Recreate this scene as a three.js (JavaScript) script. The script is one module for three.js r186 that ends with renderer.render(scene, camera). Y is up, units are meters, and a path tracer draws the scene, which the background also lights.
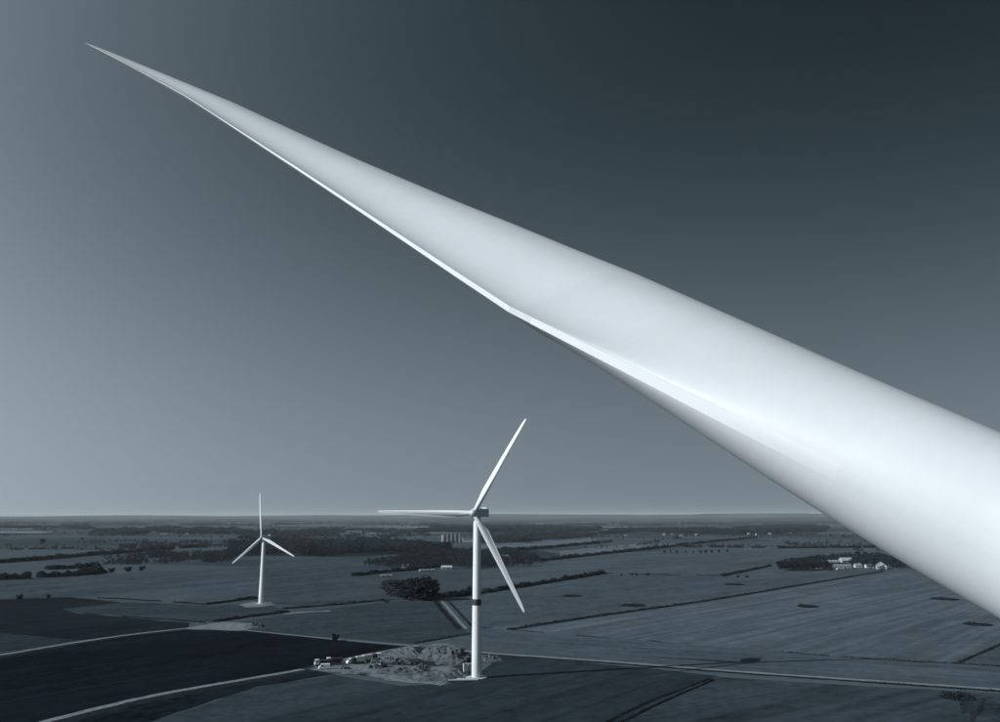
import * as THREE from 'three';
import { mergeGeometries, toCreasedNormals } from 'three/addons/utils/BufferGeometryUtils.js';
import { RoundedBoxGeometry } from 'three/addons/geometries/RoundedBoxGeometry.js';

// ------------------------------------------------------------------ camera, sky, sun, exposure
const scene = new THREE.Scene();
const FOC = 900, PW = 1000, PH = 722, HORIZON = 516, EYE = 70;
const pitch = Math.atan((HORIZON - PH / 2) / FOC);
const camera = new THREE.PerspectiveCamera(2 * Math.atan(PH / 2 / FOC) * 180 / Math.PI, PW / PH, 0.1, 90000);
camera.position.set(0, EYE, 0);
camera.rotation.x = pitch;
camera.updateMatrixWorld();

const renderer = new THREE.WebGLRenderer({ antialias: true });
renderer.toneMapping = THREE.LinearToneMapping;
renderer.toneMappingExposure = 1;
renderer.shadowMap.enabled = true;
renderer.shadowMap.type = THREE.PCFSoftShadowMap;

const sunDir = new THREE.Vector3(-130, 70, 45).normalize();
const sun = new THREE.DirectionalLight(new THREE.Color(1, 0.985, 0.96), 5.0);
sun.position.copy(sunDir).multiplyScalar(1500).add(new THREE.Vector3(0, 0, -400));
sun.target.position.set(0, 0, -400);
sun.castShadow = true;
sun.shadow.radius = 0.6;
sun.shadow.mapSize.set(4096, 4096);
Object.assign(sun.shadow.camera, { left: -900, right: 900, top: 900, bottom: -900, near: 10, far: 4000 });
scene.add(sun, sun.target);

{ // clear monochrome sky: pale at the horizon and towards the sun, deepest away from it
  const W = 1024, H = 512, d = new Float32Array(W * H * 4), v = new THREE.Vector3();
  for (let j = 0; j < H; j++) for (let i = 0; i < W; i++) {
    const th = (j + 0.5) / H * Math.PI - Math.PI / 2, ph = (i + 0.5) / W * 2 * Math.PI - Math.PI;
    v.set(Math.cos(th) * Math.cos(ph), Math.sin(th), Math.cos(th) * Math.sin(ph));
    const e = Math.max(0, Math.asin(v.y)) * 180 / Math.PI;
    const g = Math.acos(THREE.MathUtils.clamp(v.dot(sunDir), -1, 1)) * 180 / Math.PI;
    const cg = Math.cos(g * Math.PI / 180);
    let L = (0.0146 + 0.2705 * Math.exp(-Math.pow(e / 14.8, 1.65)) * (1 - 0.14 * THREE.MathUtils.smoothstep(g, 98, 126))) * (1 + 1.33 * cg * cg + 0.92 * cg) + 1.63 * Math.exp(-Math.pow(g / 43.2, 2));
    L = 0.985 * L / Math.pow(1 + Math.pow(L / 0.44, 8), 0.125);                 // the glare round the sun levels off
    const k = (j * W + i) * 4;
    d[k] = L * 0.84 * Math.pow(L / 0.38, 0.11); d[k + 1] = L; d[k + 2] = L * 1.125 * Math.pow(L / 0.38, -0.05); d[k + 3] = 1;
  }
  const t = new THREE.DataTexture(d, W, H, THREE.RGBAFormat, THREE.FloatType);
  t.mapping = THREE.EquirectangularReflectionMapping;
  t.magFilter = t.minFilter = THREE.LinearFilter; t.needsUpdate = true;
  scene.background = t; scene.environment = t;
}
scene.fog = new THREE.FogExp2(new THREE.Color(0.80, 0.93, 1.0), 0.000021);

// ------------------------------------------------------------------ helpers
let seed = 7;
const rnd = () => { seed = (seed * 1664525 + 1013904223) >>> 0; return seed / 4294967296; };
const rr = (a, b) => a + (b - a) * rnd();
const hash = (x, y, s) => { let h = Math.imul(x, 374761393) + Math.imul(y, 668265263) + Math.imul(s, 974634777) | 0; h = Math.imul(h ^ (h >>> 13), 1274126177); return ((h ^ (h >>> 16)) >>> 0) / 4294967296; };
const noise = (x, y, s = 0) => {
  const ix = Math.floor(x), iy = Math.floor(y); let fx = x - ix, fy = y - iy;
  fx = fx * fx * (3 - 2 * fx); fy = fy * fy * (3 - 2 * fy);
  const a = hash(ix, iy, s), b = hash(ix + 1, iy, s), c = hash(ix, iy + 1, s), d = hash(ix + 1, iy + 1, s);
  return (a + (b - a) * fx + (c - a) * fy + (a - b - c + d) * fx * fy) * 2 - 1;
};
const fbm = (x, y, s = 0, n = 4) => { let v = 0, a = 0.55; for (let k = 0; k < n; k++) { v += a * noise(x, y, s + k * 17); x *= 2.03; y *= 2.03; a *= 0.5; } return v; };
const smooth = (a, b, x) => { const t = Math.min(1, Math.max(0, (x - a) / (b - a))); return t * t * (3 - 2 * t); };

const cp = Math.cos(pitch), sp = Math.sin(pitch);
const ray = (px, py) => { const a = (px - PW / 2) / FOC, b = (PH / 2 - py) / FOC; return new THREE.Vector3(a, sp + b * cp, -cp + b * sp); };
const gnd = (px, py) => { const r = ray(px, py); const t = -EYE / r.y; return new THREE.Vector3(r.x * t, 0, r.z * t); };   // where a sight line meets the plain
const pxm = (py) => { const r = ray(500, py); return FOC * -r.y / EYE; };                                                // photo pixels per metre at that ground line

const used = {};
const numbered = (n) => { const k = used[n] = (used[n] ?? -1) + 1; return k ? `${n}_${String(k).padStart(3, '0')}` : n; };
const tag = (o, label, category, group) => { o.userData.label = label; o.userData.category = category; if (group) o.userData.group = group; return o; };
const shade = (o) => { o.castShadow = o.receiveShadow = true; return o; };
const mesh = (name, geo, m, parent) => { const o = shade(new THREE.Mesh(geo, m)); o.name = parent ? name : numbered(name); (parent || scene).add(o); return o; };
const thing = (name, label, category, pos = [0, 0, 0], turn = 0, group) => {
  const o = new THREE.Group(); o.name = numbered(name); o.position.set(...pos); o.rotation.y = turn; scene.add(o); return tag(o, label, category, group);
};
const structure = (name, geo, m, label) => { const o = mesh(name, geo, m); o.userData.kind = 'structure'; o.userData.label = label; return o; };
const lin = (r, g, b) => new THREE.Color().setRGB(r, g, b);
const mat = (c, roughness = 0.9, extra = {}) => new THREE.MeshStandardMaterial({ color: lin(...c), roughness, metalness: 0, ...extra });
const matte = (o) => new THREE.MeshPhysicalMaterial({ roughness: 1, specularIntensity: 0, ...o });   // earth and crops: no gloss even at grazing sight
const box = (w, h, d, x = 0, y = 0, z = 0, r = 0.05) => { const g = new RoundedBoxGeometry(w, h, d, 2, Math.min(r, w / 2.1, h / 2.1, d / 2.1)); g.translate(x, y, z); return g; };
const nonIdx = (g) => g.index ? g.toNonIndexed() : g;
const merge = (list) => mergeGeometries(list.map((g) => { const n = nonIdx(g); for (const k of Object.keys(n.attributes)) if (!['position', 'normal', 'uv'].includes(k)) n.deleteAttribute(k); return n; }));
const toSRGB = (v) => v <= 0.0031308 ? 12.92 * v : 1.055 * Math.pow(v, 1 / 2.4) - 0.055;

function canvasTone(W, H, fn) {
  const d = new Uint8Array(W * H * 4), c = [0, 0, 0];
  for (let j = 0; j < H; j++) for (let i = 0; i < W; i++) {
    fn((i + 0.5) / W, (j + 0.5) / H, c);
    const k = (j * W + i) * 4;
    for (let q = 0; q < 3; q++) d[k + q] = Math.max(0, Math.min(255, Math.round(toSRGB(c[q]) * 255)));
    d[k + 3] = 255;
  }
  const t = new THREE.DataTexture(d, W, H, THREE.RGBAFormat);
  t.colorSpace = THREE.SRGBColorSpace; t.magFilter = t.minFilter = THREE.LinearFilter;
  t.wrapS = t.wrapT = THREE.ClampToEdgeWrapping; t.needsUpdate = true;
  return t;
}
const TONE = [0.74, 1.0, 1.19];                       // the cold blue-grey cast of the monochrome plate
const tint = (v) => [v * 0.875 * Math.pow(v / 0.5, 0.09), v, v * 1.13 * Math.pow(v / 0.5, -0.05)];   // deeper tones are bluer

// ------------------------------------------------------------------ plain, far country, hills
const FAR = 30000;
{
  const g = new THREE.PlaneGeometry(2 * FAR, FAR * 1.4, 1, 1); g.rotateX(-Math.PI / 2); g.translate(0, -0.06, -FAR * 0.3);
  const tx = canvasTone(1024, 1024, (u, v, c) => { const k = 0.075 * (1 + 0.3 * fbm(u * 120, v * 60, 3) + 0.15 * noise(u * 400, v * 400, 5)); TONE.forEach((q, i) => { c[i] = q * k; }); });
  structure('ground', g, matte({ map: tx }), 'wide flat farmland plain reaching to the horizon');
}
function sheet(pts, y) {                              // triangulated flat polygon given by world points
  const sh = new THREE.Shape(pts.map((p) => new THREE.Vector2(p.x, -p.z)));
  const g = new THREE.ShapeGeometry(sh); g.rotateX(-Math.PI / 2); g.translate(0, y, 0); return g;
}
function jitter(pts, amp, step = 14) {
  const out = [];
  for (let k = 0; k < pts.length; k++) {
    const a = pts[k], b = pts[(k + 1) % pts.length], L = a.distanceTo(b), n = Math.max(1, Math.min(40, Math.round(L / step)));
    for (let q = 0; q < n; q++) { const p = a.clone().lerp(b, q / n); if (q) { p.x += rr(-amp, amp); p.z += rr(-amp, amp); } out.push(p); }
  }
  return out;
}
let layer = 0;
// a field: polygon in sight-line corners, base tone, direction of the rows on the ground (degrees from +x, counter-clockwise from above)
function field(name, label, corners, tone, dir, o = {}) {
  const { size = 1024, coarse = 0.18, streak = 0.18, grain = 0.12, row = 7, tram = 0, tramK = 0.82, amp = 1.2, patch = null } = o;
  const pts = jitter(corners.map(([x, y]) => gnd(x, y)), amp), a = dir * Math.PI / 180, ca = Math.cos(a), sa = Math.sin(a);
  const g = sheet(pts, -0.04 + 0.006 * ++layer), P = g.attributes.position, uv = g.attributes.uv;
  let u0 = 1e9, u1 = -1e9, v0 = 1e9, v1 = -1e9; const U = [];
  for (let k = 0; k < P.count; k++) { const x = P.getX(k), z = -P.getZ(k), u = x * ca + z * sa, v = -x * sa + z * ca; U.push([u, v]); u0 = Math.min(u0, u); u1 = Math.max(u1, u); v0 = Math.min(v0, v); v1 = Math.max(v1, v); }
  U.forEach(([u, v], k) => uv.setXY(k, (u - u0) / (u1 - u0), (v - v0) / (v1 - v0)));
  const s = layer * 31, base = tint(tone * 0.9);
  const tx = canvasTone(size, size, (uu, vv, c) => {
    const u = u0 + uu * (u1 - u0), v = v0 + vv * (v1 - v0), wob = 3 * noise(u / 90, v / 90, s + 9);
    let k = 1 + coarse * fbm(u / 160, v / 90, s, 3) + streak * (0.6 * noise(u / 130, (v + wob) / row, s + 3) + 0.4 * noise(u / 60, (v + wob) / (row * 0.37), s + 4)) + grain * (1.3 * noise(u / 2.2, v / 2.2, s + 5) + 1.1 * noise(u / 7, v / 5, s + 6) + 0.8 * noise(u / 24, v / 14, s + 7));
    if (tram) { const t = Math.abs(((v + wob * 0.5) / tram % 1 + 1) % 1 - 0.5) * tram; if (t < 0.9) k *= tramK; }
    if (patch) k *= patch(u, v, s);
    for (let q = 0; q < 3; q++) c[q] = base[q] * Math.max(0.15, k);
  });
  return structure(name, g, matte({ map: tx }), label);
}
const parcels = [];
{ // patchwork of far parcels: thousands of fields too far to tell apart, told by tone alone
  const pos = [], col = [], nor = [], q = parcels;
  const cell = 300, turn = 0.32, ct = Math.cos(turn), st = Math.sin(turn);
  const corner = (i, j) => { const x = (i + 0.38 * noise(i * 3.7, j * 2.9, 61)) * cell * 1.5, z = (j + 0.38 * noise(i * 2.1, j * 4.3, 67)) * cell; return [x * ct - z * st, x * st + z * ct]; };
  for (let i = -62; i < 62; i++) for (let j = -92; j < 12; j++) {
    const c = [corner(i, j), corner(i + 1, j), corner(i + 1, j + 1), corner(i, j + 1)];
    const mx = (c[0][0] + c[2][0]) / 2, mz = (c[0][1] + c[2][1]) / 2;
    if (mz > -1150 || Math.abs(mx) > -mz * 0.75 + 500 || mz < -27000) continue;
    const r = hash(i, j, 5), k = r < 0.2 ? 0.03 + 0.02 * hash(i, j, 6) : r < 0.82 ? 0.048 + 0.03 * hash(i, j, 6) : 0.12 + 0.08 * hash(i, j, 6);
    const near = mz > -3600 ? Math.min(k, 0.078) : k;
    const split = hash(i, j, 9) < 0.5 ? 2 : 1;
    for (let s = 0; s < split; s++) {
      const f = (a, b, t) => [a[0] + (b[0] - a[0]) * t, a[1] + (b[1] - a[1]) * t];
      const A = f(c[0], c[3], s / split), B = f(c[1], c[2], s / split), C = f(c[1], c[2], (s + 1) / split), D = f(c[0], c[3], (s + 1) / split);
      const kk = s ? near * (0.65 + 0.6 * hash(i, j, 12)) : near;
      for (const p of [A, C, B, A, D, C]) { pos.push(p[0], -0.045, p[1]); nor.push(0, 1, 0); col.push(...tint(kk)); }
      q.push([A, B, hash(i, j, 21 + s)], [A, D, hash(i, j, 31 + s)]);
    }
  }
  const g = new THREE.BufferGeometry();
  g.setAttribute('position', new THREE.Float32BufferAttribute(pos, 3)); g.setAttribute('normal', new THREE.Float32BufferAttribute(nor, 3)); g.setAttribute('color', new THREE.Float32BufferAttribute(col, 3));
  structure('far_farmland', g, matte({ vertexColors: true }), 'patchwork of distant fields under the horizon');
}
function ridge(z, h0, h1, s, k) {                      // a long low swell of land near the horizon
  const n = 260, w = 1.5 * z, pos = [], idx = [];
  for (let i = 0; i <= n; i++) {
    const x = -w / 2 + w * i / n, t = i / n, h = Math.max(2, (h0 + (h1 - h0) * t) * (1 + 0.35 * fbm(x / 2600, s, s, 4)));
    pos.push(x, -2, -z + 700, x, h * 0.75, -z + 240, x, h, -z, x, -2, -z - 900);
    if (i < n) for (let q = 0; q < 3; q++) { const a = i * 4 + q, b = a + 4; idx.push(a, b, a + 1, b, b + 1, a + 1); }
  }
  const g = new THREE.BufferGeometry(); g.setAttribute('position', new THREE.Float32BufferAttribute(pos, 3)); g.setIndex(idx); g.computeVertexNormals();
  const col = []; for (let i = 0; i < pos.length / 3; i++) { const v = k * (1 + 0.55 * noise(pos[i * 3] / 420, pos[i * 3 + 2] / 300, s + 8)); col.push(...tint(v)); }
  g.setAttribute('color', new THREE.Float32BufferAttribute(col, 3));
  structure('hill', g, matte({ vertexColors: true }), 'long low hill on the horizon');
}
ridge(9000, 8, 24, 3, 0.06); ridge(13500, 20, 66, 7, 0.055); ridge(19000, 62, 125, 11, 0.055);

// ------------------------------------------------------------------ the near fields, back to front
field('field', 'pale field left of the far wood', [[-60, 583], [100, 575], [190, 568], [290, 566], [330, 572], [300, 600], [258, 600], [210, 605], [130, 601], [70, 597], [-60, 601]], 0.072, 65, { row: 16, coarse: 0.22, streak: 0.3 });
field('field', 'grey field between far turbine and the grove', [[258, 566], [345, 553], [430, 556], [345, 578], [440, 580], [440, 598], [385, 600], [300, 606], [258, 602]], 0.062, 60, { row: 14, coarse: 0.2, streak: 0.22 });
field('field', 'small pale field in front of the wood', [[340, 577], [440, 569], [480, 570], [480, 590], [437, 597], [432, 584], [360, 584]], 0.066, 40, { size: 512 });
field('field', 'wide grey field behind the long hedge', [[480, 574], [545, 563], [660, 550], [780, 541], [1060, 541], [1060, 572], [880, 573], [770, 590], [600, 577], [480, 592]], 0.086, 50, { row: 20, coarse: 0.16, streak: 0.26 });
field('field', 'pale narrow field beyond the scrub right of the tower', [[480, 549], [560, 544.5], [600, 541], [592, 538], [540, 540.5], [480, 545]], 0.125, 50, { size: 512, row: 20 });
field('field', 'pale field along the hedge climbing to the right', [[560, 557], [600, 552.5], [660, 546.5], [690, 543], [640, 543.5], [600, 547], [560, 551]], 0.14, 50, { size: 512, row: 20 });
field('field', 'large grey field with marl pits behind the ditch line', [[434, 604], [470, 596], [603, 575], [722, 574], [882, 571], [700, 602], [510, 629], [475, 636], [440, 628]], 0.078, 50, { row: 8, coarse: 0.2, streak: 0.24 });
field('field', 'large right-hand field streaked with plough lines', [[508, 631], [700, 603], [884, 572], [1090, 572], [1090, 648], [958, 664], [840, 657], [600, 637], [480, 628]], 0.105, 50, { row: 5, coarse: 0.14, streak: 0.34, grain: 0.09, tram: 24, tramK: 0.88 });
field('field', 'darker wedge of field by the right edge', [[958, 664], [1090, 606], [1090, 672], [1000, 667]], 0.075, 15, { size: 512 });
field('field', 'strip of pale stubble above the gravel road', [[478, 630], [600, 639], [840, 659], [960, 666], [1090, 672], [1090, 694], [1000, 690], [750, 673], [600, 661], [480, 652], [440, 642]], 0.082, -26, { row: 5, streak: 0.22, coarse: 0.12 });
field('field', 'grey field in the middle below the grove', [[225, 624], [300, 612], [395, 601], [436, 600], [470, 634], [415, 644], [335, 638], [240, 630]], 0.051, 30, { row: 8, coarse: 0.2, streak: 0.2, tram: 18, tramK: 0.9 });
field('field', 'dark ploughed field at the left edge', [[-70, 602], [70, 597], [128, 603], [62, 609], [75, 613], [190, 623], [188, 628], [75, 641], [-70, 662]], 0.017, 62, { size: 1024, row: 10, coarse: 0.24, streak: 0.3 });
field('field', 'lighter tongue of field beside the far turbine', [[62, 609], [128, 602], [210, 606], [262, 603], [290, 611], [250, 615], [215, 622], [190, 622], [75, 612]], 0.048, 30, { row: 9, streak: 0.2 });
field('field', 'small pale patch below the dark left field', [[-70, 630], [0, 633], [80, 640], [40, 647], [-70, 661]], 0.036, 62, { size: 512 });
field('field', 'very dark ploughed field between the two gravel roads', [[-70, 664], [75, 642], [190, 630], [240, 630], [335, 640], [412, 647], [310, 669], [150, 698], [40, 723], [-90, 760], [-90, 700]], 0.0105, 58, { row: 9, coarse: 0.3, streak: 0.5, grain: 0.16, tram: 47, tramK: 1.7 });
field('field', 'dark rough verge below the left gravel road', [[0, 740], [40, 724], [150, 699], [310, 670], [335, 674], [255, 687], [150, 722], [110, 740]], 0.014, 58, { size: 512, grain: 0.3, amp: 1.5 });
field('field', 'light green field in the bottom left corner', [[90, 745], [150, 722], [255, 688], [335, 675], [400, 686], [330, 705], [245, 726], [200, 745]], 0.045, 56, { row: 6, streak: 0.22 });
field('field', 'dark field along the bottom in front of the turbine', [[190, 748], [245, 725], [330, 704], [402, 686], [470, 682], [500, 655], [600, 664], [718, 676], [652, 705], [580, 748]], 0.033, 56, { row: 7, coarse: 0.22, streak: 0.28, tram: 20, tramK: 0.86 });
field('field', 'streaky dark field in the bottom right', [[578, 748], [650, 704], [716, 677], [1000, 694], [1090, 700], [1090, 748]], 0.05, 37, { row: 6, coarse: 0.2, streak: 0.45, grain: 0.12 });
field('field', 'rough strip in the bottom right corner', [[935, 748], [962, 712], [958, 698], [1000, 696], [1090, 702], [1090, 748]], 0.045, 55, { size: 512, grain: 0.3, coarse: 0.3 });

// ------------------------------------------------------------------ roads and gravel
const gravelTex = canvasTone(512, 512, (u, v, c) => { const k = 0.215 * (1 + 0.24 * fbm(u * 40, v * 40, 71) + 0.16 * noise(u * 128, v * 128, 73)); TONE.forEach((q, i) => { c[i] = (0.35 + 0.65 * q) * k; }); });
gravelTex.wrapS = gravelTex.wrapT = THREE.RepeatWrapping; gravelTex.repeat.set(1 / 60, 1 / 60);
const gravelMat = matte({ map: gravelTex });
const padTex = canvasTone(512, 512, (u, v, c) => { const k = 0.165 * (1 + 0.35 * fbm(u * 30, v * 30, 75) + 0.2 * noise(u * 128, v * 128, 77)); TONE.forEach((q, i) => { c[i] = (0.35 + 0.65 * q) * k; }); });
padTex.wrapS = padTex.wrapT = THREE.RepeatWrapping; padTex.repeat.set(1 / 60, 1 / 60);
const padMat = matte({ map: padTex });
const vergeTex = canvasTone(512, 512, (u, v, c) => { const k = 0.02 * (1 + 0.5 * fbm(u * 50, v * 50, 81) + 0.3 * noise(u * 128, v * 128, 83)); TONE.forEach((q, i) => { c[i] = q * k; }); });
vergeTex.wrapS = vergeTex.wrapT = THREE.RepeatWrapping; vergeTex.repeat.set(1 / 60, 1 / 60);
const vergeMat = matte({ map: vergeTex });
function strip(px, width, y, ragged) {                // ribbon of ground along a polyline
  const curve = new THREE.CatmullRomCurve3(px.map(([x, yy]) => gnd(x, yy)), false, 'centripetal');
  const n = Math.max(8, Math.round(curve.getLength() / 4)), p = curve.getSpacedPoints(n), L = [], R = [];
  for (let k = 0; k <= n; k++) {
    const t = p[Math.min(n, k + 1)].clone().sub(p[Math.max(0, k - 1)]).normalize(), s = new THREE.Vector3(-t.z, 0, t.x);
    L.push(p[k].clone().addScaledVector(s, width / 2 + rr(-ragged, ragged))); R.push(p[k].clone().addScaledVector(s, -width / 2 - rr(-ragged, ragged)));
  }
  return sheet([...L, ...R.reverse()], y);
}
const rutTex = canvasTone(128, 2048, (u, v, c) => {
  const wob = 0.03 * noise(v * 30, 1, 401), rut = Math.max(Math.exp(-(((u - 0.27 + wob) / 0.12) ** 2)), Math.exp(-(((u - 0.73 + wob) / 0.12) ** 2)));
  const k = (0.12 + 0.12 * rut) * (1 + 0.4 * fbm(u * 5, v * 160, 403) + 0.25 * noise(u * 24, v * 600, 405)); TONE.forEach((q, i) => { c[i] = (0.3 + 0.7 * q) * k; });
});
rutTex.wrapS = rutTex.wrapT = THREE.RepeatWrapping;
const rutMat = matte({ map: rutTex });
function ribbon(px, width, y) {                        // a track with its own length and width for the wheel ruts
  const curve = new THREE.CatmullRomCurve3(px.map(([x, yy]) => gnd(x, yy)), false, 'centripetal'), n = Math.max(8, Math.round(curve.getLength() / 3)), p = curve.getSpacedPoints(n), L = curve.getLength(), pos = [], uv = [], nor = [], idx = [];
  for (let k = 0; k <= n; k++) {
    const t = p[Math.min(n, k + 1)].clone().sub(p[Math.max(0, k - 1)]).normalize(), s = new THREE.Vector3(-t.z, 0, t.x);
    for (const q of [-1, 1]) { const e = p[k].clone().addScaledVector(s, q * width / 2 * (1 + rr(-0.16, 0.16))); pos.push(e.x, y, e.z); nor.push(0, 1, 0); uv.push((q + 1) / 2, k / n * L / 300); }
    if (k < n) idx.push(2 * k, 2 * k + 1, 2 * k + 2, 2 * k + 1, 2 * k + 3, 2 * k + 2);
  }
  const g = new THREE.BufferGeometry(); g.setAttribute('position', new THREE.Float32BufferAttribute(pos, 3)); g.setAttribute('normal', new THREE.Float32BufferAttribute(nor, 3)); g.setAttribute('uv', new THREE.Float32BufferAttribute(uv, 2)); g.setIndex(idx); return g;
}
const road = (label, px, w, y = 0.11) => structure('gravel_road', ribbon(px, w, y), rutMat, label);
const verge = (label, px, w) => structure('verge', strip(px, w, 0.095, 0.9), vergeMat, label);
verge('dark weedy verge of the left gravel road', [[-60, 668], [0, 657], [120, 637], [190, 629.2]], 8);
verge('dark verge of the bottom left gravel road', [[20, 731], [150, 699], [310, 670]], 11);
verge('weedy verge of the long gravel road', [[480, 653.3], [600, 661.8], [750, 673.3], [1060, 694.4]], 6.6);
road('gravel road from the left edge to the pale turning area', [[-60, 665], [0, 655], [120, 636], [190, 628], [225, 624]], 4.4);
road('gravel road from the bottom left up to the building site', [[20, 728], [150, 696.5], [310, 668], [362, 656], [418, 645.5]], 4.3, 0.116);
road('long gravel road crossing to the right edge', [[412, 646], [440, 648], [480, 652.5], [600, 661], [750, 672.5], [1000, 689.5], [1070, 694]], 4.4, 0.122);
road('narrow farm track along the top of the dark field', [[232, 629], [280, 634], [335, 639.5], [412, 646]], 2.6, 0.128);
road('pale double track leading up to the grove', [[441, 600], [452, 613], [466, 629]], 2.4);
road('pale field entrance beside the far turbine', [[283, 614], [300, 612.5], [330, 611]], 7);
structure('gravel_pad', sheet(jitter([[182, 629], [222, 622], [262, 624], [252, 628], [240, 631]].map(([x, y]) => gnd(x, y)), 1, 6), 0.134), padMat, 'pale gravel turning area at the road junction');
structure('gravel_pad', sheet(jitter([[238, 605], [252, 602], [272, 602.5], [276, 604.5], [262, 607], [246, 607.5]].map(([x, y]) => gnd(x, y)), 1, 6), 0.134), padMat, 'pale gravel pad under the far turbine');
{
  const pts = jitter([[300, 669], [332, 661], [385, 656], [420, 646], [446, 643], [466, 650], [474, 662], [482, 678], [470, 682], [440, 686], [405, 683], [365, 676], [325, 672]].map(([x, y]) => gnd(x, y)), 1.6, 5);
  const g = sheet(pts, 0.14), P = g.attributes.position, bb = new THREE.Box3().setFromBufferAttribute(P), sz = bb.getSize(new THREE.Vector3());
  for (let k = 0; k < P.count; k++) g.attributes.uv.setXY(k, (P.getX(k) - bb.min.x) / sz.x, (P.getZ(k) - bb.min.z) / sz.z);
  const tx = canvasTone(1024, 512, (u, v, c) => {
    const x = u * sz.x, z = v * sz.z, m = smooth(-0.2, 0.34, fbm(x / 13, z / 30, 91, 5)), f = 1 + 0.3 * noise(x / 1.3, z / 1.3, 93);
    const k = (0.026 + 0.13 * m) * f; TONE.forEach((q, i) => { c[i] = (0.25 + 0.75 * q) * k; });
  });
  structure('site_ground', g, matte({ map: tx }), 'churned pale earth of the building site at the turbine foot');
}

// ------------------------------------------------------------------ wind turbines
const shellTex = canvasTone(512, 512, (u, v, c) => { const k = 1 + 0.018 * fbm(u * 5, v * 24, 201) + 0.012 * noise(u * 40, v * 200, 205); c[0] = 0.535 * k; c[1] = 0.585 * k; c[2] = 0.63 * k; });
shellTex.wrapS = shellTex.wrapT = THREE.RepeatWrapping;
const shellMat = new THREE.MeshPhysicalMaterial({ map: shellTex, roughness: 0.55, clearcoat: 0.08, clearcoatRoughness: 0.35 });
const edgeMat = new THREE.MeshPhysicalMaterial({ color: lin(0.565, 0.615, 0.655), roughness: 0.5, clearcoat: 0.08, clearcoatRoughness: 0.35 });
const jointShadeMat = mat([0.50, 0.54, 0.57], 0.6);  // shade put into the colour: grey stands for this piece angled off the sun
const towerMat = new THREE.MeshPhysicalMaterial({ color: lin(0.62, 0.665, 0.70), roughness: 0.45, clearcoat: 0.1, clearcoatRoughness: 0.4 });
const nacelleMat = mat([0.46, 0.52, 0.56], 0.5);
const bandMat = mat([0.012, 0.018, 0.02], 0.6);
const concreteMat = mat([0.30, 0.36, 0.39], 0.95);

const R = 48.4, KINK = 10.2, lerpT = (x, T) => { for (let k = 1; k < T.length; k++) if (x <= T[k][0]) { const t = (x - T[k - 1][0]) / (T[k][0] - T[k - 1][0]); return T[k - 1][1] + t * (T[k][1] - T[k - 1][1]); } return T[T.length - 1][1]; };
const CHORD = [[0, 3.4], [KINK, 3.4], [20, 2.8], [30, 2.2], [40, 1.65], [45, 1.3], [47.2, 0.95], [48.1, 0.55], [R, 0.08]];
const THICK = [[0, 0.42], [KINK, 0.36], [16, 0.31], [24, 0.272], [34, 0.235], [42, 0.185], [R, 0.13]];
const TWIST = [[0, 13], [KINK, 12], [20, 7], [30, 3.5], [R, 0]];
const TEDGE = [[0, 0.24], [5.0, 0.23], [6.2, 0.20], [7.7, 0.15], [KINK, 0.10], [14, 0.075], [21, 0.045], [26, 0.024], [35, 0.012], [R, 0.006]];
const BELLY = [[0, 1.05], [4, 1.35], [7, 1.45], [KINK, 1.5], [14, 1.52], [21, 1.42], [30, 1.35], [R, 1.1]];
const BEND = [[0, 0], [12, 0], [21, 0.06], [30, 0.17], [38, 0.12], [R, 0]];      // slight bow of the outer blade
const ROOT_R = 1.01;
function bladeSections(stations, around) {
  const rows = [];
  for (const r of stations) {
    const c = lerpT(r, CHORD), t = lerpT(r, THICK), te = lerpT(r, TEDGE) / 2, tw = -lerpT(r, TWIST) * Math.PI / 180;
    const w = THREE.MathUtils.clamp((r - 2.4) / (KINK - 2.4), 0, 1), wz = smooth(0, 1, w), f0 = Math.asin(Math.min(0.5, te / ROOT_R)), row = [];
    for (let k = 0; k <= around; k++) {
      const a = f0 + (2 * Math.PI - 2 * f0) * k / around, s = (1 + Math.cos(a)) / (1 + Math.cos(f0)), up = Math.sin(a) > 0 ? 1 : -1;
      const cx = ROOT_R * Math.cos(a), cz = ROOT_R * Math.sin(a);
      const yt = 5 * t * c * Math.max(0, 0.2969 * Math.sqrt(s) - 0.126 * s - 0.3516 * s * s + 0.2843 * s ** 3 - 0.1036 * s ** 4);
      const camber = c * 0.03 * Math.sin(Math.PI * Math.min(1, s)) ;
      const hollow = up < 0 && s > 0.45 ? c * 0.27 * ((s - 0.45) / 0.55) ** 2.3 * (1 - Math.min(1, s)) / 0.55 * Math.min(1, t / 0.3) * smooth(0.2, 0.95, w) : 0;
      const ax = (s - 0.33) * c, az = up * (yt * (up > 0 ? 0.95 : lerpT(r, BELLY)) + te * s) + camber + hollow;
      const x = cx + (ax - cx) * w, z = cz + (az - cz) * wz - lerpT(r, BEND);
      row.push([x * Math.cos(tw) + z * Math.sin(tw), r, -x * Math.sin(tw) + z * Math.cos(tw)]);
    }
    rows.push(row);
  }
  return rows;
}
function loft(rows, uScale = 1) {
  const pos = [], uv = [], idx = [], m = rows[0].length;
  rows.forEach((row, j) => row.forEach((p, i) => { pos.push(...p); uv.push(i / (m - 1) * uScale, j / rows.length * 3); }));
  for (let j = 0; j + 1 < rows.length; j++) for (let i = 0; i + 1 < m; i++) { const a = j * m + i, b = a + m; idx.push(a, a + 1, b, b, a + 1, b + 1); }
  const g = new THREE.BufferGeometry(); g.setAttribute('position', new THREE.Float32BufferAttribute(pos, 3)); g.setAttribute('uv', new THREE.Float32BufferAttribute(uv, 2)); g.setIndex(idx); g.computeVertexNormals(); return g;
}
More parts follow.
